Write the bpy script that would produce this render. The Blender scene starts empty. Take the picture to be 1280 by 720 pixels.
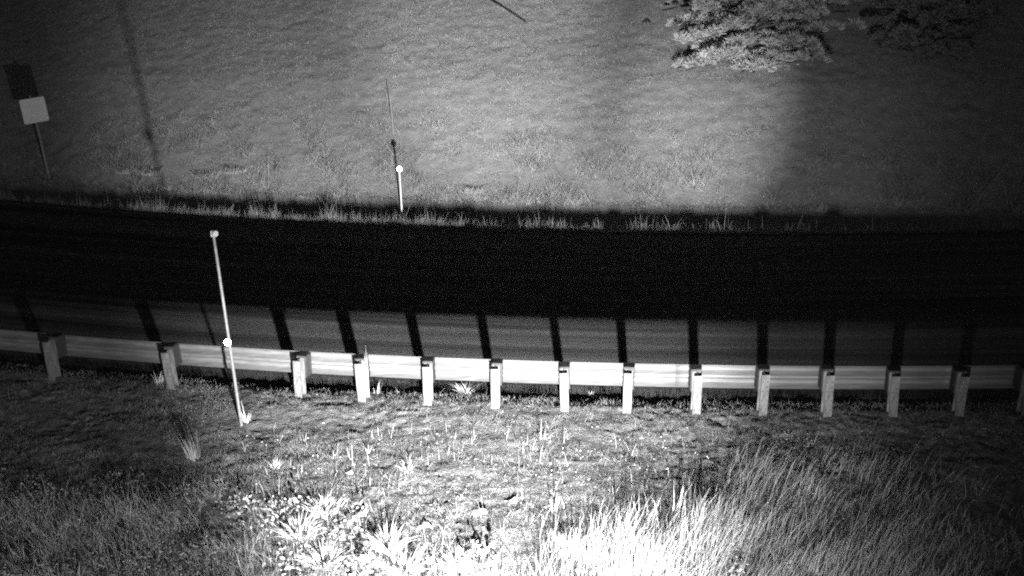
import bpy, bmesh, math, random
import numpy as np
from mathutils import Vector, Matrix

rng = np.random.default_rng(7)
random.seed(7)
scene = bpy.context.scene
col = scene.collection

# ------------------------------------------------------------------ camera
F, NX, NY, CAM_H = 1300.0, 700.0, 4080.0, 6.66          # pixels at 1280x720; where plumb lines meet; metres above the verge
_d = np.array([NX - 640, NY - 360, F]); _d /= np.linalg.norm(_d)
_up = -_d
_yw = np.array([0, 0, 1.0]) - _up * _up[2]; _yw /= np.linalg.norm(_yw)
_xw = np.cross(_yw, _up); _xw = _xw if _xw[0] > 0 else -_xw
RC = np.array([_xw, _yw, _up])                          # world = RC @ (right, down, forward)
cam = bpy.data.cameras.new('camera'); cam_o = bpy.data.objects.new('camera', cam); col.objects.link(cam_o)
cam.sensor_width = 36.0; cam.lens = 36.0 * F / 1280.0; cam.clip_start = 0.1; cam.clip_end = 500
rot = RC @ np.diag([1.0, -1.0, -1.0])
cam_o.matrix_world = Matrix([[*rot[0], 0], [*rot[1], 0], [*rot[2], CAM_H], [0, 0, 0, 1]])
scene.camera = cam_o

# ------------------------------------------------------------------ night sky
world = bpy.data.worlds.new('World'); scene.world = world; world.use_nodes = True
wn = world.node_tree; wn.nodes.clear()
sky = wn.nodes.new('ShaderNodeTexSky'); sky.sky_type = 'NISHITA'; sky.sun_disc = False
sky.sun_elevation = math.radians(4); sky.sun_rotation = math.radians(200)
bw = wn.nodes.new('ShaderNodeRGBToBW'); bg = wn.nodes.new('ShaderNodeBackground'); bg.inputs['Strength'].default_value = 0.015
wo = wn.nodes.new('ShaderNodeOutputWorld')
wn.links.new(sky.outputs[0], bw.inputs[0]); wn.links.new(bw.outputs[0], bg.inputs[0]); wn.links.new(bg.outputs[0], wo.inputs[0])

# ------------------------------------------------------------------ the infrared floodlight below the camera: a narrow beam and its wide spill
LAMP = Vector((0.7, 1.5, 1.42))
def flood(name, az, el, size, blend, watts, radius):
    l = bpy.data.lights.new(name, 'SPOT'); o = bpy.data.objects.new(name, l); col.objects.link(o)
    l.energy = watts; l.spot_size = math.radians(size); l.spot_blend = blend; l.shadow_soft_size = radius
    o.location = LAMP
    a, e = math.radians(az), math.radians(el)
    d = Vector((math.sin(a) * math.cos(e), math.cos(a) * math.cos(e), math.sin(e)))
    o.rotation_euler = d.to_track_quat('-Z', 'Y').to_euler()
    return o
# the lenses of one lamp housing: broad beam, two narrower pools, their soft fringe, wide spill
flood('flood_beam', -6.2, -3.0, 42, 1.0, 50000, 0.095)
flood('flood_pool', -3.0, 5.0, 18, 1.0, 52000, 0.095)
flood('flood_pool', 9.9, 1.0, 12, 1.0, 40000, 0.095)
flood('flood_fringe', -1.0, 1.0, 52, 1.0, 11500, 0.095)
flood('flood_spill', -10.5, 2.5, 91, 0.85, 4700, 0.095)

scene.render.engine = 'CYCLES'
scene.view_settings.view_transform = 'Standard'; scene.view_settings.look = 'None'
scene.view_settings.exposure = 0.0; scene.view_settings.gamma = 1.0
try: scene.view_settings.use_curve_mapping = False
except Exception: pass
scene.cycles.use_denoising = False; scene.cycles.use_adaptive_sampling = True; scene.cycles.adaptive_threshold = 0.06; scene.cycles.adaptive_min_samples = 24
scene.cycles.pixel_filter_type = 'BLACKMAN_HARRIS'; scene.cycles.filter_width = 2.1       # the soft lens of a small night camera
scene.cycles.max_bounces = 4; scene.cycles.diffuse_bounces = 2

# ------------------------------------------------------------------ helpers
def tag(o, label=None, cat=None, group=None, kind=None):
    if label: o['label'] = label
    if cat: o['category'] = cat
    if group: o['group'] = group
    if kind: o['kind'] = kind
    return o

def empty(name, loc=(0, 0, 0)):
    o = bpy.data.objects.new(name, None); o.empty_display_size = 0.2; o.location = loc; col.objects.link(o); return o

def link(name, me, m, parent=None, loc=None):
    o = bpy.data.objects.new(name, me); col.objects.link(o)
    if m is not None and not me.materials: me.materials.append(m)
    if parent is not None: o.parent = parent
    if loc is not None: o.location = loc
    return o

def mesh_arrays(name, V, faces, smooth=False, uv=None):
    """faces: (N,3) or (N,4) int array"""
    me = bpy.data.meshes.new(name)
    V = np.asarray(V, np.float32); faces = np.asarray(faces, np.int32); n, k = faces.shape
    me.vertices.add(len(V)); me.vertices.foreach_set('co', V.ravel())
    me.loops.add(n * k); me.loops.foreach_set('vertex_index', faces.ravel())
    me.polygons.add(n); me.polygons.foreach_set('loop_start', np.arange(0, n * k, k, dtype=np.int32))
    me.polygons.foreach_set('loop_total', np.full(n, k, np.int32))
    if smooth: me.polygons.foreach_set('use_smooth', np.ones(n, bool))
    if uv is not None:
        l = me.uv_layers.new(name='UVMap'); l.data.foreach_set('uv', np.asarray(uv, np.float32)[faces.ravel()].ravel())
    me.update(calc_edges=True); me.validate()
    return me

def bm_mesh(name, bm, smooth=False):
    me = bpy.data.meshes.new(name); bmesh.ops.recalc_face_normals(bm, faces=bm.faces); bm.to_mesh(me); bm.free()
    if smooth:
        for p in me.polygons: p.use_smooth = True
    return me

def box(bm, x0, x1, y0, y1, z0, z1, bev=0.0):
    r = bmesh.ops.create_cube(bm, size=1.0)
    for v in r['verts']:
        v.co = Vector(((x0 + x1) / 2 + v.co.x * (x1 - x0), (y0 + y1) / 2 + v.co.y * (y1 - y0), (z0 + z1) / 2 + v.co.z * (z1 - z0)))
    if bev:
        es = list({e for v in r['verts'] for e in v.link_edges}); bmesh.ops.bevel(bm, geom=es, offset=bev, segments=2, affect='EDGES')

def tube(bm, pts, radii, n=10, cap=True):
    rings = []
    pts = [Vector(p) for p in pts]
    for i, p in enumerate(pts):
        d = (pts[min(i + 1, len(pts) - 1)] - pts[max(i - 1, 0)]).normalized()
        a = d.orthogonal().normalized() if i == 0 else (rings_a - d * rings_a.dot(d)).normalized()
        rings_a = a; b = d.cross(a)
        rings.append([bm.verts.new(p + (a * math.cos(k * 2 * math.pi / n) + b * math.sin(k * 2 * math.pi / n)) * radii[i]) for k in range(n)])
    for r0, r1 in zip(rings, rings[1:]):
        for k in range(n): bm.faces.new((r0[k], r0[(k + 1) % n], r1[(k + 1) % n], r1[k]))
    if cap: bm.faces.new(rings[0][::-1]); bm.faces.new(rings[-1])

def vnoise(x, y, seed=0):
    x = np.asarray(x, float); y = np.asarray(y, float)
    xi = np.floor(x).astype(np.int64); yi = np.floor(y).astype(np.int64); fx = x - xi; fy = y - yi
    def h(a, b):
        n = (a * 374761393 + b * 668265263 + seed * 974634777) & 0xFFFFFFFF
        n = ((n ^ (n >> 13)) * 1274126177) & 0xFFFFFFFF
        return ((n ^ (n >> 16)) & 0xFFFF) / 65535.0
    u = fx * fx * (3 - 2 * fx); v = fy * fy * (3 - 2 * fy)
    return (h(xi, yi) * (1 - u) + h(xi + 1, yi) * u) * (1 - v) + (h(xi, yi + 1) * (1 - u) + h(xi + 1, yi + 1) * u) * v - 0.5

def fbm(x, y, seed=0, oct=4):
    s = 0; a = 1.0
    x = np.asarray(x, float); y = np.asarray(y, float)
    for i in range(oct): x, y = 0.8 * x - 0.6 * y + 3.7, 0.6 * x + 0.8 * y + 1.3; s = s + a * vnoise(x, y, seed + i * 17); a *= 0.5; x = x * 2.03; y = y * 2.03
    return s

# ------------------------------------------------------------------ procedural materials (the place is seen in infrared: greys only)
def mat(name, lo, hi, scale=8.0, rough=0.9, bump=0.0, bump_scale=60.0, detail=6.0, spec=0.2, metal=0.0, stretch=None, coord='Object', transl=0.0):
    m = bpy.data.materials.new(name); m.use_nodes = True; t = m.node_tree; N = t.nodes; L = t.links
    p = N['Principled BSDF']
    tc = N.new('ShaderNodeTexCoord'); mp = N.new('ShaderNodeMapping'); L.new(tc.outputs[coord], mp.inputs[0])
    if stretch: mp.inputs['Scale'].default_value = stretch
    nz = N.new('ShaderNodeTexNoise'); nz.inputs['Scale'].default_value = scale; nz.inputs['Detail'].default_value = detail
    nz.inputs['Roughness'].default_value = 0.65; L.new(mp.outputs[0], nz.inputs['Vector'])
    cr = N.new('ShaderNodeValToRGB'); cr.color_ramp.elements[0].position = 0.32; cr.color_ramp.elements[1].position = 0.68
    cr.color_ramp.elements[0].color = (lo, lo, lo, 1); cr.color_ramp.elements[1].color = (hi, hi, hi, 1)
    L.new(nz.outputs['Fac'], cr.inputs[0]); L.new(cr.outputs[0], p.inputs['Base Color'])
    p.inputs['Roughness'].default_value = rough; p.inputs['Specular IOR Level'].default_value = spec; p.inputs['Metallic'].default_value = metal
    if bump:
        nb = N.new('ShaderNodeTexNoise'); nb.inputs['Scale'].default_value = bump_scale; nb.inputs['Detail'].default_value = 5
        L.new(tc.outputs['Object'], nb.inputs['Vector'])
        b = N.new('ShaderNodeBump'); b.inputs['Strength'].default_value = bump; b.inputs['Distance'].default_value = 0.02
        L.new(nb.outputs['Fac'], b.inputs['Height']); L.new(b.outputs[0], p.inputs['Normal'])
    if transl:
        tr = N.new('ShaderNodeBsdfTranslucent'); L.new(cr.outputs[0], tr.inputs['Color'])
        mx = N.new('ShaderNodeMixShader'); mx.inputs[0].default_value = transl
        L.new(p.outputs[0], mx.inputs[1]); L.new(tr.outputs[0], mx.inputs[2]); L.new(mx.outputs[0], N['Material Output'].inputs[0])
    return m

M = {}
M['verge'] = mat('verge_soil', 0.08, 0.25, 7.0, bump=1.0, bump_scale=34)
M['hill'] = mat('hill_turf', 0.21, 0.30, 4.0, bump=1.0, bump_scale=16)
M['asphalt'] = mat('asphalt', 0.035, 0.20, 1.0, rough=0.85, bump=0.35, bump_scale=160, coord='UV', stretch=(0.05, 2.6, 1))
M['turf'] = mat('turf_blades', 0.14, 0.33, 7.0, transl=0.2)
M['hill_blades'] = mat('hill_blades', 0.20, 0.44, 3.0, transl=0.2)
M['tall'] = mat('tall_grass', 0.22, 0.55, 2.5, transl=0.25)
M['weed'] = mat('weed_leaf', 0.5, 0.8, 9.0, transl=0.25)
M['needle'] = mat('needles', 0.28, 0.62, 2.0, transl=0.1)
M['dim_lit_needle'] = mat('dim_lit_needles', 0.12, 0.3, 2.0, transl=0.1)  # same needles, colour lowered to stand in for weak light on the right pine
M['bark'] = mat('bark', 0.06, 0.16, 12, bump=0.8, bump_scale=30, stretch=(1, 1, 0.25))
M['galv'] = mat('galvanised_steel', 0.09, 0.17, 3.0, rough=0.55, metal=0.0, spec=0.5, bump=0.06, bump_scale=30, stretch=(0.6, 6, 9))
M['post'] = mat('galvanised_post', 0.07, 0.23, 7.0, rough=0.6, spec=0.4, bump=0.15, bump_scale=50, stretch=(3, 3, 0.6))
M['block'] = mat('dark_block', 0.028, 0.06, 14, rough=0.7, spec=0.3, bump=0.3, bump_scale=60)
M['hole'] = mat('hole_dark', 0.015, 0.03, 30)
M['pole'] = mat('pole_paint', 0.13, 0.24, 12, rough=0.5, spec=0.4)
M['white_pole'] = mat('white_pole', 0.5, 0.62, 12, rough=0.5, spec=0.4)
M['dull_pole'] = mat('dull_pole', 0.22, 0.32, 12, rough=0.6)
M['sign_face'] = mat('sign_plate', 0.72, 0.82, 6, rough=0.5, spec=0.3)
M['stick'] = mat('dark_stick', 0.02, 0.05, 20)
M['litter'] = mat('pale_litter', 0.32, 0.6, 14, transl=0.1)
def reflector_mat():
    m = mat('reflector_lens', 0.75, 0.9, 40, rough=0.38, spec=0.5)
    m.node_tree.nodes['Principled BSDF'].inputs['Metallic'].default_value = 0.75
    return m
M['reflector'] = reflector_mat()

# ------------------------------------------------------------------ the lie of the land
PX = np.array([-7.23, -5.23, -3.21, -2.24, -1.26, -0.27, 0.73, 1.61, 2.59, 3.52, 4.42, 5.33, 6.25])
PY = np.array([14.93, 14.50, 14.14, 13.97, 13.79, 13.63, 13.51, 13.43, 13.34, 13.28, 13.23, 13.19, 13.18])
_rail = np.polyfit(PX, PY, 2)
_edge = np.polyfit([-12.0, 0.0, 10.76], [26.25, 23.15, 22.33], 2)
_hill = np.polyfit([-12.7, 0.0, 12.1], [28.3, 25.5, 23.9], 2)
def curve(p, x):
    x = np.asarray(x, float); c = np.clip(x, -13, 11)
    return np.polyval(p, c) + np.polyval(np.polyder(p), c) * (x - c)
rail_y = lambda x: curve(_rail, x)                       # near face of the guardrail posts
near_y = lambda x: curve(_rail, x) + 0.42                # grass lip, start of the pavement
far_y = lambda x: curve(_edge, x)
hill_y = lambda x: curve(_hill, x)
ROAD_Z = 0.0
def verge_z(x, y):
    x = np.asarray(x, float); y = np.asarray(y, float); d = np.clip(near_y(x) - y, 0, 20)
    z = -0.045 * np.clip(d - 0.7, 0, 20) - 0.006 * np.clip(d - 0.7, 0, 20) ** 2
    w = np.clip(d / 0.5, 0, 1); z = z + 0.05 * np.clip((1.1 - d) / 0.8, 0, 1)
    z = z + w * (0.03 * fbm(x * 0.9, y * 1.3, 3, 3) + 0.018 * fbm(x * 3.2, y * 4.2, 9, 4)) + (0.009 + 0.004 * w) * fbm(x * 8 + 1.5 * fbm(x * 2, y * 2, 6, 2), y * 11 + 2.0 * fbm(x * 1.7, y * 1.7, 8, 2), 5, 4) * (0.6 + 1.6 * np.clip(0.5 + fbm(x * 0.9, y * 0.9, 13, 2), 0, 1))
    return z
def hill_z(x, y):
    x = np.asarray(x, float); y = np.asarray(y, float); s = y - hill_y(x)
    up = np.clip(s, 0, 200)
    z = 0.50 * np.minimum(up, 5) + 0.42 * np.clip(up - 5, 0, 30) + 0.2 * np.clip(up - 35, 0, 100)
    z = np.sqrt(z * z + 0.02) - 0.14 + 0.02
    w = far_y(x); span = np.maximum(hill_y(x) - w, 0.5); u = np.clip((y - w) / span, 0, 1)
    z = z + (ROAD_Z - 0.01) * (1 - u) - 0.2 * np.sin(np.pi * u) * (s < 0)
    k = np.clip((s + 0.5) / 2, 0, 1)
    return z + k * (0.08 * fbm(x * 0.2, y * 0.25, 21, 2) + 0.04 * fbm(x * 3.1, y * 3.6, 22, 4)) * np.clip(u + 0.1, 0, 1)
def ground_z(x, y):
    return np.where(y < near_y(x), verge_z(x, y), np.where(y < far_y(x), ROAD_Z, hill_z(x, y)))
def at(px, py):
    """the spot on the ground seen at a pixel of the 1280x720 photograph"""
    r = RC @ np.array([px - 640.0, py - 360.0, F]); r = r / np.linalg.norm(r[:2])
    t = np.arange(5.0, 70.0, 0.02); g = ground_z(r[0] * t, r[1] * t) - (CAM_H + r[2] * t)
    k = int(np.argmax(g > 0)); return Vector((r[0] * t[k], r[1] * t[k], CAM_H + r[2] * t[k]))
def on_plane(px, py, base):
    """point of that pixel's ray as far away as base: for the tops of upright things"""
    r = RC @ np.array([px - 640.0, py - 360.0, F]); t = base.y / r[1]
    return Vector((r[0] * t, r[1] * t, CAM_H + r[2] * t))

def sheet(name, xs, frac, ylo, yhi, zf, m, uv=False):
    X = np.repeat(xs[:, None], len(frac), 1); lo = ylo(xs)[:, None]; hi = yhi(xs)[:, None]
    Y = lo + (hi - lo) * frac[None, :]; Z = zf(X, Y)
    V = np.stack([X, Y, Z], -1).reshape(-1, 3); n, k = X.shape
    i = np.arange(n - 1)[:, None] * k + np.arange(k - 1)[None, :]
    Fc = np.stack([i, i + k, i + k + 1, i + 1], -1).reshape(-1, 4)
    U = np.stack([X, Y - lo], -1).reshape(-1, 2) if uv else None
    o = link(name, mesh_arrays(name, V, Fc, True, U), m); tag(o, kind='structure'); return o

xs_fine = np.concatenate([np.linspace(-60, -10, 60)[:-1], np.linspace(-10, 10, 760), np.linspace(10, 60, 60)[1:]])
fr = np.concatenate([np.linspace(0, 0.62, 40)[:-1], np.linspace(0.62, 0.985, 280), [0.992, 1.0]])
def vz(x, y):
    z = verge_z(x, y); e = near_y(x) - y
    return np.where(e < 1e-4, ROAD_Z - 0.05, z)          # the lip drops to the pavement
sheet('ground', xs_fine, fr, lambda x: near_y(x) * 0 - 6.0, near_y, vz, M['verge'])
xs_mid = np.concatenate([np.linspace(-70, -18, 50)[:-1], np.linspace(-18, 18, 420), np.linspace(18, 70, 50)[1:]])
fh = np.concatenate([np.linspace(0, 0.22, 220)[:-1], np.linspace(0.22, 1, 60)])
sheet('hillside', xs_mid, fh, lambda x: far_y(x) - 0.05, lambda x: far_y(x) + 75, hill_z, M['hill'])
sheet('road', xs_mid, np.linspace(0, 1, 40), lambda x: near_y(x) - 0.25, lambda x: far_y(x) + 0.1, lambda x, y: ROAD_Z + 0 * x + 0.004 * fbm(x * 0.6, y * 2, 40, 2), M['asphalt'], True)

# ------------------------------------------------------------------ blades
def blades(P, h, w, lean, az, segs=1):
    """P (N,3) roots, h heights, w widths, lean (N,2) sideways bend at the tip as a share of h, az facing. Returns V, tri faces"""
    n = len(P); side = np.stack([np.cos(az), np.sin(az), np.zeros(n)], -1)
    rows = []
    for k in range(segs):
        t = k / segs
        c = P + np.stack([lean[:, 0] * h * (0.4 * t + 0.6 * t * t), lean[:, 1] * h * (0.4 * t + 0.6 * t * t), h * t], -1)
        ww = (w * (1 - 0.6 * t))[:, None] * 0.5
        rows += [c - side * ww, c + side * ww]
    rows.append(P + np.stack([lean[:, 0] * h, lean[:, 1] * h, h * (1 - 0.12 * np.hypot(lean[:, 0], lean[:, 1]))], -1))
    V = np.stack(rows, 1); k = V.shape[1]; f = []
    for s in range(segs - 1):
        a = 2 * s; f += [(a, a + 1, a + 3), (a, a + 3, a + 2)]
    f.append((k - 3, k - 2, k - 1)); f = np.array(f)
    Fc = (np.arange(n)[:, None, None] * k + f[None]).reshape(-1, 3)
    return V.reshape(-1, 3), Fc
class Bag:
    def __init__(s): s.V = []; s.F = []; s.n = 0
    def add(s, V, Fc): s.V.append(V); s.F.append(Fc + s.n); s.n += len(V)
    def mesh(s, name): return mesh_arrays(name, np.concatenate(s.V), np.concatenate(s.F))

def scatter(n, x0, x1, ylo, yhi, dens=None):
    x = rng.uniform(x0, x1, n); lo = ylo(x); hi = yhi(x); y = lo + (hi - lo) * rng.random(n)
    if dens is not None:
        k = rng.random(n) < dens(x, y); x, y = x[k], y[k]
    return x, y

# short turf on the near verge
x, y = scatter(230000, -11, 11, lambda x: near_y(x) - 6.2, lambda x: near_y(x) - 0.02, lambda x, y: np.clip(0.6 + 1.7 * fbm(x * 2.2, y * 4.5, 31, 3), 0.08, 1))
z = verge_z(x, y); n = len(x)
hh = rng.gamma(2.2, 0.012, n) * (1 + 1.2 * np.clip(fbm(x * 0.8, y * 1.2, 32, 3), -0.5, 1)); la = rng.normal(0, 0.75, (n, 2)); la[:, 1] += 0.2
V, Fc = blades(np.stack([x, y, z - 0.005], -1), hh + 0.008, rng.uniform(0.004, 0.010, n), la, rng.normal(0, 0.9, n))
tag(link('verge_turf', mesh_arrays('verge_turf', V, Fc), M['turf']), 'short mottled grass covering the verge before the guardrail', 'grass', kind='stuff')

# turf on the slope across the road
x, y = scatter(560000, -17, 15, lambda x: hill_y(x) - 0.1, lambda x: hill_y(x) + 14, lambda x, y: np.clip(0.6 + 1.3 * fbm(x * 2.2, y * 2.6, 35, 4), 0.1, 1))
z = hill_z(x, y); n = len(x); low = np.clip(1.4 - (y - hill_y(x)) * 0.35, 0, 1)
hh = rng.gamma(2.0, 0.018, n) * (1 + 3.2 * low * np.clip(0.25 + 3 * fbm(x * 1.5, y * 1.5, 36, 3), 0, 1.6))
la = rng.normal(0, 0.6, (n, 2))
V, Fc = blades(np.stack([x, y, z - 0.01], -1), hh + 0.01, rng.uniform(0.009, 0.020, n), la, rng.uniform(0, 6.3, n))
tag(link('hillside_turf', mesh_arrays('hillside_turf', V, Fc), M['hill_blades']), 'short pale grass covering the slope beyond the road', 'grass', kind='stuff')

# thin grass along the far edge of the road
x = rng.uniform(-16, 13, 42000); cl = np.clip(0.55 + 1.1 * fbm(x * 1.7, x * 0 + 3.3, 41, 4), 0, 1) * np.clip(1.0 - (x + 3) / 9, 0.16, 1) * np.where(x < -9.5, 0.3, 1)
k = rng.random(len(x)) < cl; x = x[k]; y = far_y(x) + np.abs(rng.normal(0.12, 0.13, len(x))); n = len(x)
hh = rng.gamma(1.3, 0.075, n) * (0.6 + 1.3 * np.clip(fbm(x * 2.5, x * 0, 42, 2) + 0.3, 0, 1))
V, Fc = blades(np.stack([x, y, hill_z(x, y) - 0.02], -1), hh + 0.03, rng.uniform(0.004, 0.009, n), rng.normal(0, 0.25, (n, 2)), rng.normal(0, 0.5, n), 2)
tag(link('road_edge_grass', mesh_arrays('road_edge_grass', V, Fc), M['turf']), 'thin upright dry grass along the far edge of the road', 'grass', kind='stuff')

# tall grass and weeds at the foot of the picture
bag = Bag()
def tall_patch(pxs, n, h0, h1, lx, ly, sd, w0=0.003, w1=0.007):
    """pxs: quadrilateral of ground spots"""
    q = np.array([at(*p)[:2] for p in pxs]); u = rng.random(n)[:, None]; v = rng.random(n)[:, None]
    p = (q[0] * (1 - u) + q[1] * u) * (1 - v) + (q[3] * (1 - u) + q[2] * u) * v + rng.normal(0, 0.12, (n, 2))
    k = rng.random(n) < np.clip(0.6 + 1.8 * fbm(p[:, 0] * 2.2, p[:, 1] * 2.2, 51, 3), 0.06, 1); p = p[k]; n = len(p)
    P = np.stack([p[:, 0], p[:, 1], verge_z(p[:, 0], p[:, 1]) - 0.02], -1)
    h = rng.uniform(h0, h1, n) * (0.75 + 0.8 * np.clip(0.4 + fbm(p[:, 0] * 1.4, p[:, 1] * 1.4, 52, 2), 0, 1))
    l = np.stack([rng.normal(lx, sd, n), rng.normal(ly, sd, n)], -1)
    bag.add(*blades(P, h, rng.uniform(w0, w1, n), l, rng.normal(0, 0.6, n), 3))
tall_patch([(880, 650), (1110, 650), (1180, 800), (820, 800)], 2700, 0.14, 0.50, 0.34, 0.05, 0.24)
tall_patch([(930, 580), (1130, 590), (1190, 700), (890, 660)], 1500, 0.12, 0.48, 0.40, 0.05, 0.22)
tall_patch([(1000, 560), (1220, 600), (1260, 760), (1050, 720)], 900, 0.06, 0.32, 0.36, 0.05, 0.3)
tall_patch([(-40, 630), (240, 640), (310, 820), (-60, 820)], 7000, 0.08, 0.36, -0.25, 0.0, 0.45)
tall_patch([(230, 610), (330, 600), (330, 800), (230, 800)], 1500, 0.06, 0.30, -0.2, 0.0, 0.5)
tall_patch([(690, 680), (900, 640), (880, 800), (660, 800)], 2300, 0.12, 0.46, 0.2, 0.0, 0.24)
tall_patch([(320, 640), (630, 670), (640, 820), (300, 820)], 1800, 0.05, 0.22, 0.0, 0.0, 0.6)
tall_patch([(300, 540), (900, 530), (900, 690), (300, 690)], 420, 0.06, 0.28, 0.0, 0.0, 0.2, 0.004, 0.009)
tall_patch([(1120, 610), (1290, 640), (1300, 780), (1160, 780)], 1100, 0.06, 0.24, 0.3, 0.0, 0.45)
tag(link('tall_grass', bag.mesh('tall_grass'), M['tall']), 'tall loose grass and weeds growing at the foot of the verge', 'grass', kind='stuff')

# broad-leaved weeds between the grass
def leafy(lb, q, n, hmax, s0, s1):
    q = np.array([at(*p)[:2] for p in q]); u = rng.random(n)[:, None]; v = rng.random(n)[:, None]
    p = (q[0] * (1 - u) + q[1] * u) * (1 - v) + (q[3] * (1 - u) + q[2] * u) * v
    k = rng.random(n) < np.clip(0.35 + 2.6 * fbm(p[:, 0] * 2.4, p[:, 1] * 2.4, 71, 3), 0.02, 1); p = p[k]; n = len(p)
    hm = hmax * np.clip(0.5 + 1.6 * fbm(p[:, 0] * 2.4, p[:, 1] * 2.4, 71, 3), 0.1, 1.2)
    c = np.stack([p[:, 0], p[:, 1], verge_z(p[:, 0], p[:, 1]) + hm * rng.random(n)], -1)
    d = rng.normal(0, 1, (n, 3)); d[:, 2] = np.abs(d[:, 2]) * 0.6; d /= np.linalg.norm(d, axis=1)[:, None]
    e = np.cross(d, rng.normal(0, 1, (n, 3))); e /= np.linalg.norm(e, axis=1)[:, None]; L_ = rng.uniform(s0, s1, n)[:, None]
    V = np.stack([c, c + d * L_ * 0.5 + e * L_ * 0.26, c + d * L_, c + d * L_ * 0.5 - e * L_ * 0.26], 1).reshape(-1, 3)
    i = np.arange(n)[:, None] * 4
    lb.add(V, np.concatenate([i + np.array([[0, 1, 2]]), i + np.array([[0, 2, 3]])]))
lb = Bag()
leafy(lb, [(300, 625), (460, 630), (470, 800), (290, 800)], 1300, 0.14, 0.025, 0.07)
leafy(lb, [(440, 680), (620, 690), (630, 800), (430, 800)], 1600, 0.15, 0.03, 0.085)
leafy(lb, [(690, 665), (940, 650), (940, 800), (680, 800)], 1700, 0.16, 0.02, 0.06)
leafy(lb, [(300, 545), (900, 545), (900, 680), (300, 680)], 1500, 0.06, 0.012, 0.035)
tag(link('leafy_weeds', lb.mesh('leafy_weeds'), M['weed']), 'glaring broad-leaved weeds growing low along the bottom of the verge', 'weeds', kind='stuff')
lb = Bag()
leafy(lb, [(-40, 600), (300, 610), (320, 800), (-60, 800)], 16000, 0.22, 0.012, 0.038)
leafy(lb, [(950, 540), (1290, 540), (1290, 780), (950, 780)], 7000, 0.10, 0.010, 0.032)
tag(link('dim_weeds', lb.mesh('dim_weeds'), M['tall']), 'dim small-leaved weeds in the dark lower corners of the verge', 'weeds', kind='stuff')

# ------------------------------------------------------------------ guardrail
rail = empty('guardrail', (0, float(rail_y(0.0)), 0))
tag(rail, 'pale corrugated steel guardrail on steel posts along the near edge of the road', 'guardrail')
def tangent(x):
    e = 0.05; d = Vector((2 * e, float(rail_y(x + e) - rail_y(x - e)), 0)).normalized(); return d
px_all = [-11.05, -9.14] + list(PX) + [7.17, 8.1, 9.05, 10.0]
bm = bmesh.new()
FW, DP, TH, PH = 0.115, 0.15, 0.010, 0.655
sec = [(-FW / 2, 0), (FW / 2, 0), (FW / 2, TH), (0.004, TH), (0.004, DP - TH), (FW / 2, DP - TH), (FW / 2, DP), (-FW / 2, DP), (-FW / 2, DP - TH), (-0.004, DP - TH), (-0.004, TH), (-FW / 2, TH)]
lo_ = [bm.verts.new((a, b, -0.35)) for a, b in sec]; hi_ = [bm.verts.new((a, b, PH)) for a, b in sec]
for k in range(12): bm.faces.new((lo_[k], lo_[(k + 1) % 12], hi_[(k + 1) % 12], hi_[k]))
bm.faces.new(hi_)
post_me = bm_mesh('post', bm); post_me.materials.append(M['post'])
bm = bmesh.new(); box(bm, -0.076, 0.076, DP, 0.35, 0.335, 0.683, 0.008); block_me = bm_mesh('block', bm); block_me.materials.append(M['block'])
bm = bmesh.new()
for zz in (0.13, 0.27, 0.41, 0.55):
    for s in (-1, 1):
        r = bmesh.ops.create_circle(bm, cap_ends=True, segments=10, radius=0.008, matrix=Matrix.Translation((s * 0.032, -0.002, zz)) @ Matrix.Rotation(math.pi / 2, 4, 'X'))
hole_me = bm_mesh('bolt_holes', bm); hole_me.materials.append(M['hole'])
bm = bmesh.new()
bmesh.ops.create_cone(bm, cap_ends=True, segments=8, radius1=0.016, radius2=0.012, depth=0.014, matrix=Matrix.Translation((0.03, -0.007, 0.47)) @ Matrix.Rotation(math.pi / 2, 4, 'X'))
bolt_me = bm_mesh('bolt', bm); bolt_me.materials.append(M['galv'])
for i, x in enumerate(px_all):
    y = PY[list(PX).index(x)] if x in PX else float(rail_y(x)); y = 0.35 * y + 0.65 * float(rail_y(x))
    t = tangent(x); a = math.atan2(t.y, t.x) + random.uniform(-0.10, 0.10)
    o = link('post', post_me, None, rail); z0 = random.uniform(-0.022, 0.018)
    o.location = Vector((x, y, z0)) - rail.location; o.rotation_euler = (random.uniform(-0.025, 0.025), random.uniform(-0.035, 0.035), a)
    b = link('block', block_me, None, o); b.location.z = random.uniform(-0.01, 0.012); b.rotation_euler.y = random.uniform(-0.04, 0.04)
    tag(link('bolt_holes', hole_me, None, o), kind='stuff'); link('bolt', bolt_me, None, o)
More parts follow.
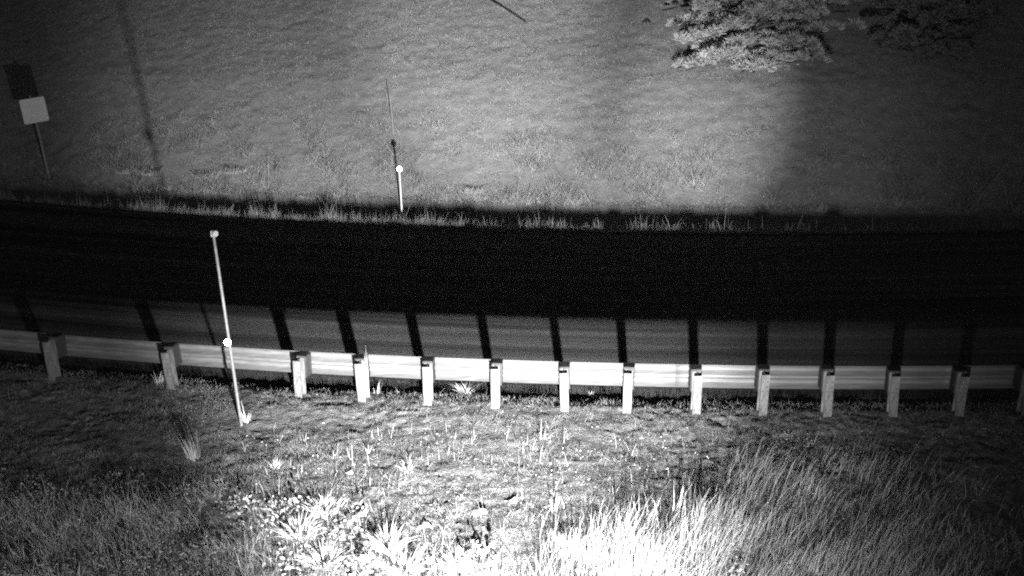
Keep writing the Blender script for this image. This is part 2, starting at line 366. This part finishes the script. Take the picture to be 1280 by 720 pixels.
# beam panels: the folded W, lapped end over end
prof = [(0.0, 0.0), (0.010, 0.010), (0.022, 0.018), (0.078, 0.052), (0.086, 0.064), (0.086, 0.104), (0.080, 0.116), (0.018, 0.154), (0.004, 0.164), (0.0, 0.183), (0.004, 0.202), (0.018, 0.212),
        (0.080, 0.250), (0.086, 0.262), (0.086, 0.302), (0.078, 0.314), (0.022, 0.348), (0.010, 0.356), (0.0, 0.366)]
edges_x = [-12.9, -9.14 - .1, -5.35, -1.38, 2.47, 6.13, 10.0]
for i, (xa, xb) in enumerate(zip(edges_x, edges_x[1:])):
    xs = np.linspace(xa - 0.16, xb + 0.16, 26); V = []; off = 0.352 + (0.004 if i % 2 else 0.0)
    for lay in (0, 1):
        for x in xs:
            t = tangent(x); nrm = Vector((-t.y, t.x, 0)); wob = 0.006 * float(fbm(x * 0.8, 0.3, 61, 2))
            for (a, b) in prof:
                p = Vector((x, float(rail_y(x)), 0.302 + b * 0.97 + wob)) + nrm * (off + a + 0.0035 * lay); V.append(p - rail.location)
    k = len(prof); nx_ = len(xs); Fc = []
    for lay in (0, 1):
        for j in range(nx_ - 1):
            for q in range(k - 1):
                a = lay * nx_ * k + j * k + q; Fc.append((a, a + k, a + k + 1, a + 1))
    H_ = nx_ * k
    for j in range(nx_ - 1):
        for q in (0, k - 1):
            a = j * k + q; Fc.append((a, a + k, a + k + H_, a + H_))
    for j in (0, nx_ - 1):
        for q in range(k - 1):
            a = j * k + q; Fc.append((a, a + 1, a + 1 + H_, a + H_))
    me = mesh_arrays('beam', [tuple(v) for v in V], Fc, True); me.materials.append(M['galv'])
    link('beam', me, None, rail)

# ------------------------------------------------------------------ marker poles
def disc_reflector(bm, c, look, r, depth=0.03):
    q = look.to_track_quat('Z', 'Y').to_matrix().to_4x4(); mtx = Matrix.Translation(c) @ q
    bmesh.ops.create_cone(bm, cap_ends=True, segments=20, radius1=r, radius2=r * 0.9, depth=depth, matrix=mtx)
def half_dir(p):
    return ((LAMP - p).normalized() + (Vector((0, 0, CAM_H)) - p).normalized()).normalized()

nb = at(302, 532); nt = on_plane(266, 288, nb)
near_pole = empty('marker_pole', nb)
tag(near_pole, 'tall thin white marker pole with two round reflectors, rising before the guardrail', 'marker pole')
axis = (nt - nb); 
bm = bmesh.new(); tube(bm, [(-axis * 0.06)[:], (0, 0, 0), (axis * 0.5)[:], axis[:]], [0.022, 0.022, 0.020, 0.018], 12); link('pole', bm_mesh('pole', bm, True), M['pole'], near_pole)
pm = on_plane(284, 427, nb) - nb
for i, (c, r, rot_z) in enumerate(((axis * 0.985, 0.045, 0.55), (pm, 0.05, 0.0))):
    p = nb + Vector(c); look = half_dir(p); look.rotate(Matrix.Rotation(rot_z, 3, 'Z'))
    bm = bmesh.new(); disc_reflector(bm, Vector(c) + look * 0.04, look, r); rf = link('reflector', bm_mesh('reflector', bm), M['reflector'], near_pole)
    bm = bmesh.new(); s = Vector(c); box(bm, s.x - 0.028, s.x + 0.028, s.y - 0.028, s.y + 0.028, s.z - 0.04, s.z + 0.04, 0.004)
    link('clamp', bm_mesh('clamp', bm), M['dull_pole'], rf)

fb = at(503, 274); ft = on_plane(499, 209, fb); ax = ft - fb
far_pole = empty('marker_post', fb)
tag(far_pole, 'short thin white marker post with one round reflector at the far road edge', 'marker post')
bm = bmesh.new(); tube(bm, [(-ax * 0.1)[:], (0, 0, 0), ax[:]], [0.022, 0.022, 0.020], 10); link('pole', bm_mesh('pole', bm, True), M['white_pole'], far_pole)
look = half_dir(ft); bm = bmesh.new(); disc_reflector(bm, ax * 0.97 + look * 0.04, look, 0.066); link('reflector', bm_mesh('reflector', bm), M['reflector'], far_pole)

sb = at(492, 168); st = on_plane(487, 118, sb) ; sx = st - sb
bm = bmesh.new(); tube(bm, [(-sx * 0.1)[:], (0, 0, 0), sx[:]], [0.012, 0.012, 0.009], 8)
tag(link('thin_stake', bm_mesh('thin_stake', bm, True), M['dull_pole'], None, sb), 'thin upright stake on the slope above the far marker post', 'stake')

# ------------------------------------------------------------------ road sign, seen pale, on the far side at the left
gb = at(62, 224); gt = on_plane(38, 121, gb); ga = gt - gb; gd = ga.normalized()
sign = empty('road_sign', gb)
tag(sign, 'blank pale square sign on a thin leaning post, far left beyond the road', 'road sign')
bm = bmesh.new(); tube(bm, [(-ga * 0.08)[:], (0, 0, 0), (ga * 1.02)[:]], [0.032, 0.032, 0.032], 10); link('post', bm_mesh('post', bm, True), M['dull_pole'], sign)
look = (Vector((0.7, 1.5, 0)) - Vector((gb.x, gb.y, 0))).normalized(); look.rotate(Matrix.Rotation(0.28, 3, 'Z'))
side = look.cross(gd).normalized() * -1; nrm = gd.cross(side).normalized() * -1
if nrm.dot(look) < 0: nrm = -nrm
w2, h2 = 0.335, 0.335; cc = ga * 0.985 - gd * h2 + nrm * 0.05
bm = bmesh.new(); vs = []
for dn in (0.0, 0.012):
    for sx_, sy_ in ((-1, -1), (1, -1), (1, 1), (-1, 1)):
        vs.append(bm.verts.new(cc + side * w2 * sx_ + gd * h2 * sy_ + nrm * dn))
for f in ((0, 1, 2, 3), (4, 5, 6, 7), (0, 1, 5, 4), (1, 2, 6, 5), (2, 3, 7, 6), (3, 0, 4, 7)): bm.faces.new([vs[i] for i in f])
bmesh.ops.bevel(bm, geom=[e for e in bm.edges if abs((e.verts[0].co - e.verts[1].co).normalized().dot(nrm)) > 0.9], offset=0.02, segments=2, affect='EDGES')
link('panel', bm_mesh('panel', bm), M['sign_face'], sign)

# dark stick lying on the slope
a_, b_ = at(604, -4), at(657, 30)
a_.z += 0.06; b_.z += 0.06
bm = bmesh.new(); mid = (a_ + b_) / 2; tube(bm, [a_ - mid, (0.0, 0.03, 0.02), b_ - mid], [0.030, 0.028, 0.02], 8)
tag(link('dead_branch', bm_mesh('dead_branch', bm, True), M['stick'], None, mid), 'long dark straight branch lying on the slope at the top', 'branch')
c_ = at(808, 27); bm = bmesh.new(); bmesh.ops.create_icosphere(bm, subdivisions=2, radius=0.11)
for v in bm.verts: v.co = Vector((v.co.x * 1.3, v.co.y, v.co.z * 0.7)) * (1 + 0.35 * float(vnoise(v.co.x * 20, v.co.y * 20 + v.co.z * 13, 4)))
tag(link('dark_stone', bm_mesh('dark_stone', bm), M['stick'], None, c_), 'small dark stone on the slope left of the pine', 'stone')

# ------------------------------------------------------------------ pines
def pine(base, height, radius, label, seed, dens=1.0, leaf='needle'):
    r = np.random.default_rng(seed)
    t = empty('pine_tree', base); tag(t, label, 'tree', 'pines on the slope')
    bm = bmesh.new(); tube(bm, [(0, 0, -0.4), (0.03, 0, height * 0.3), (-0.04, 0.05, height * 0.65), (0, 0, height * 0.97)], [0.20, 0.16, 0.09, 0.02], 10); link('trunk', bm_mesh('trunk', bm, True), M['bark'], t)
    bm = bmesh.new(); bagl = Bag(); nlev = 17
    for lv in range(nlev):
        f = lv / (nlev - 1); R = radius * (1 - f) ** 0.75 + 0.25
        nb_ = int(11 - 5 * f)
        for b in range(nb_):
            z0 = 0.12 + (height - 0.5) * min(1, max(0.0, f + r.normal(0, 0.025))) ** 1.15
            a = 2 * math.pi * (b + r.random() * 0.9) / nb_ + lv * 0.9; L_ = R * r.uniform(0.55, 1.1) * min(1.0, 0.42 + 0.42 * z0); rise = r.uniform(-0.05, 0.5) + 0.25 * f
            pts = []
            for k in range(6):
                u = k / 5; pts.append(Vector((math.cos(a) * L_ * u, math.sin(a) * L_ * u, z0 + L_ * (rise * u - 0.22 * u * u + 0.22 * max(0, u - 0.6)))))
            tube(bm, [p[:] for p in pts], [0.035 * (1 - f * 0.5) * (1 - 0.8 * k / 5) + 0.004 for k in range(6)], 5)
            ncl = max(3, int((3 + 3 * L_ / radius) * dens))
            for c in range(ncl):
                u = 0.35 + 0.65 * (c + r.random()) / ncl; k = min(int(u * 5), 4); p = pts[k].lerp(pts[k + 1], u * 5 - k)
                sp = 0.20 * (1.2 - u) + 0.06
                cpt = np.array(p) + np.array([r.normal(0, sp), r.normal(0, sp), abs(r.normal(0.04, 0.06))])
                m_ = int(r.integers(150, 240)); d = r.normal(0, 1, (m_, 3)); d[:, 2] = np.abs(d[:, 2]) * 0.9 + 0.05; d += np.array([math.cos(a), math.sin(a), 0.15]) * 0.55
                d /= np.linalg.norm(d, axis=1)[:, None]; ln = r.uniform(0.05, 0.11, m_)[:, None]; lobe = r.uniform(0.18, 0.34)
                s = np.cross(d, r.normal(0, 1, (m_, 3))); s /= np.linalg.norm(s, axis=1)[:, None]
                o_ = cpt + d * lobe * r.uniform(0.55, 1, (m_, 1)) * np.array([1.1, 1.1, 1.0])
                V = np.stack([o_ - s * 0.014, o_ + s * 0.014, o_ + d * ln], 1).reshape(-1, 3)
                bagl.add(V, np.arange(m_ * 3).reshape(-1, 3))
    tag(link('branches', bm_mesh('branches', bm, True), M['bark'], t), kind='stuff')
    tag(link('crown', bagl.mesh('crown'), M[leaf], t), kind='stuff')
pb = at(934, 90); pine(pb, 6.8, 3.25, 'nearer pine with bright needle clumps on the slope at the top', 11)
pb = at(1150, 74); pine(pb, 6.2, 2.6, 'dim pine in the dark at the top right of the slope', 12, 0.8, 'dim_lit_needle')

# ------------------------------------------------------------------ single plants on the verge and the slope
def tuft(name, px, py, n, h, spread, label, w=0.008, leanx=0.0, cat='plant', group=None, m='weed', arch=0.7, up=1.0, size=0.05, hmin=0.2):
    c = at(px, py); a = rng.uniform(0, 2 * math.pi, n)
    P = np.stack([np.cos(a), np.sin(a), a * 0], -1) * (rng.random(n)[:, None] ** 0.7) * size; P[:, 2] -= 0.02
    hh = h * rng.uniform(hmin, 1.0, n) * up; a = a + rng.normal(0, 0.6, n)
    l = np.stack([np.cos(a) * spread * rng.uniform(0.1, 1.5, n) + leanx, np.sin(a) * spread * rng.uniform(0.1, 1.5, n)], -1)
    V, Fc = blades(P, hh, rng.uniform(0.7, 1.3, n) * w, l, rng.normal(0, 0.9, n), 3)
    o = link(name, mesh_arrays(name, V, Fc), M[m], None, c); tag(o, label, cat, group); return o

G1 = 'grass tufts at the foot of the verge'
tuft('grass_tuft', 345, 585, 60, 0.17, 0.8, 'small round pale grass tuft alone on the turf right of the marker pole', group=G1)
tuft('grass_tuft', 375, 672, 260, 0.26, 1.5, 'bright star-shaped grass tuft, leftmost of the glaring tufts at the foot', group=G1, size=.1, w=0.015)
tuft('grass_tuft', 405, 706, 220, 0.24, 1.5, 'bright star-shaped grass tuft at the bottom edge below the leftmost glaring tuft', group=G1, size=.1, w=0.015)
tuft('grass_tuft', 405, 640, 220, 0.2, 0.8, 'wide low glaring tuft above the star-shaped ones', group=G1, size=.2, w=0.013)
tuft('grass_tuft', 350, 640, 140, 0.16, 1.2, 'ragged low tuft left of the wide glaring one', group=G1, size=.12, w=0.015)
tuft('grass_tuft', 487, 690, 160, 0.34, 0.9, 'tall white glaring grass tuft left of the bottom centre', group=G1, size=.12, w=0.015)
tuft('grass_tuft', 505, 716, 150, 0.28, 1.3, 'spreading white tuft on the bottom edge beneath the tall glaring one', group=G1, size=.12, w=0.015)
tuft('grass_tuft', 570, 716, 130, 0.26, 0.9, 'white glaring tuft at the bottom centre', group=G1, size=.14)
tuft('grass_tuft', 612, 722, 130, 0.2, 0.9, 'low white tuft just right of the bottom centre', group=G1, size=.15)
G2 = 'tall white stalks at the foot of the verge'
for i, (a, b, lb) in enumerate(((712, 690, 'leftmost tall glaring weed clump right of the bottom centre'), (745, 700, 'second tall glaring weed clump from the bottom centre'), (778, 690, 'third tall glaring weed clump from the bottom centre, tallest of them'),
                    (815, 706, 'fourth tall glaring weed clump from the bottom centre'), (850, 690, 'fifth tall glaring weed clump, beside the dim long grass'))):
    tuft('tall_weed', a, b, 44, (0.36, 0.4, 0.5, 0.42, 0.4)[i], 0.3, lb, w=0.011, leanx=0.12, group=G2, size=0.16)
tuft('weed_stalk', 868, 660, 9, 0.6, 0.18, 'few long pale stalks leaning right at the edge of the lit grass', w=0.012, leanx=0.2, size=.12)
tuft('weed_stalk', 845, 640, 5, 0.55, 0.1, 'pair of upright pale stalks left of the leaning ones', w=0.012, leanx=0.05, size=.06)
tuft('spiky_weed', 242, 574, 70, 0.46, 0.22, 'narrow upright spiky weed left of the marker pole', w=0.007, leanx=-0.1, size=.09, m='tall')
tuft('grass_tuft', 309, 528, 40, 0.22, 0.25, 'small bright tuft hugging the foot of the marker pole', size=.05)
tuft('dry_stalk', 306, 527, 3, 0.44, 0.05, 'thin dry stalk beside the foot of the marker pole', w=0.012, leanx=-0.1, size=.02, hmin=0.8)
tuft('grass_tuft', 199, 479, 40, 0.22, 0.5, 'pale tuft tucked under the rail left of a post', size=.06)
tuft('weed_stalk', 461, 497, 3, 0.88, 0.02, 'single thin stalk rising above the guardrail between two posts', w=0.012, size=.01, hmin=0.85)
tuft('dry_weed', 471, 492, 14, 0.28, 0.3, 'low wispy weed under the rail beside the single thin stalk', w=0.006, size=.06)
tuft('dry_weed', 583, 492, 60, 0.2, 1.3, 'tangled pale dry weed caught under the guardrail near its middle', w=0.012, size=.08)
tuft('dry_weed', 738, 494, 14, 0.12, 0.5, 'small pale sprig under the rail right of the middle', w=0.009, size=.04)
tuft('leafy_weed', 510, 588, 40, 0.2, 1.1, 'ragged pale weed with a dark hollow beside it on the open turf', w=0.010, leanx=-0.2, size=.07)
tuft('forked_sprig', 461, 566, 7, 0.2, 0.6, 'small forked pale sprig on the turf below the guardrail', w=0.012, size=.01)
tuft('grass_tuft', 417, 572, 30, 0.16, 0.6, 'faint grass tuft left of the forked sprig', w=.006, m='tall')
tuft('grass_tuft', 681, 548, 26, 0.2, 0.7, 'thin spread tuft on the turf below the middle posts', w=.006, m='tall')
tuft('weed_stalk', 692, 640, 8, 0.3, 0.25, 'pale upright weed with a bright crown left of the glaring clumps', w=.012, size=.04)
tuft('grass_tuft', 1190, 672, 40, 0.14, 1.0, 'small pale tuft alone in the dark at the lower right', size=.06)
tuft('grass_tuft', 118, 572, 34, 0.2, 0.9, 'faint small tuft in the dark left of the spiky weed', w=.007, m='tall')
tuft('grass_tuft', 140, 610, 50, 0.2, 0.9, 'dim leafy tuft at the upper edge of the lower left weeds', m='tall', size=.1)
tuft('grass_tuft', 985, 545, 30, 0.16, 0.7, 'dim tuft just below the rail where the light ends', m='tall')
G3 = 'low pale clumps at the foot of the far slope'
for i, (a, b, lb) in enumerate(((295, 214, 'round pale clump on the far slope above the tall marker pole'), (256, 220, 'round pale clump on the far slope, next left of the brightest one'),
        (190, 216, 'broad pale clump beside the dark shadow stripe on the far slope'), (160, 214, 'pale clump on the far slope nearest the sign'), (590, 238, 'faint pale clump on the far slope right of the short marker post'))):
    tuft('low_clump', a, b, 260, 0.22, 0.9, lb, w=0.022, group=G3, m='hill_blades', size=0.32)

# pale dead leaves lying on the turf
bag = Bag()
for (cx, cy, sx_, sy_, n) in ((600, 560, 90, 25, 90), (850, 545, 60, 18, 80), (620, 640, 110, 45, 120), (420, 600, 80, 40, 70), (780, 600, 90, 30, 70), (1000, 620, 150, 60, 50)):
    for _ in range(n):
        p = at(cx + rng.normal(0, sx_), min(max(cy + rng.normal(0, sy_), 512), 715)); s = rng.uniform(0.006, 0.022); a = rng.uniform(0, 6.3)
        e = Vector((math.cos(a), math.sin(a) * 0.8, rng.normal(0, 0.25))) * s; f_ = Vector((-math.sin(a), math.cos(a) * 0.8, rng.normal(0.3, 0.4))) * s * rng.uniform(0.3, 0.8); p.z += 0.015
        bag.add(np.array([p - e, p + f_, p + e * 1.1, p - f_]), np.array([[0, 1, 2], [0, 2, 3]]))
tag(link('dead_leaves', bag.mesh('dead_leaves'), M['litter']), 'small pale dead leaves scattered over the lit turf', 'leaves', kind='stuff')
G4 = 'pale flat leaves on the lit turf'
for (a, b, s, lb) in ((447, 646, .075, 'flat white leaf lying right of the wide glaring tuft'), (598, 642, .075, 'flat white leaf beside a dark hollow above the bottom centre'), (640, 627, .05, 'small white leaf, upper of two left of the pale upright weed'), (437, 592, .04, 'small white leaf between the round tuft and the ragged weed'), (530, 658, .06, 'pale leaf right of the tall glaring tuft')):
    c = at(a, b); c.z += 0.012; bm = bmesh.new(); ring = []
    for k in range(12):
        u = k / 12 * 2 * math.pi; rr = s * (1 + 0.25 * math.sin(3 * u + a)); ring.append(bm.verts.new((math.cos(u) * rr * 1.2, math.sin(u) * rr * 0.8, 0.02 * math.sin(2 * u) + 0.3 * math.sin(u) * rr)))
    ce = bm.verts.new((0, 0, 0.02))
    for k in range(12): bm.faces.new((ring[k], ring[(k + 1) % 12], ce))
    ex = bmesh.ops.extrude_face_region(bm, geom=bm.faces[:])
    for v in [g for g in ex['geom'] if isinstance(g, bmesh.types.BMVert)]: v.co.z -= 0.003
    tag(link('pale_leaf', bm_mesh('pale_leaf', bm), M['litter'], None, c), lb, 'leaf', G4)
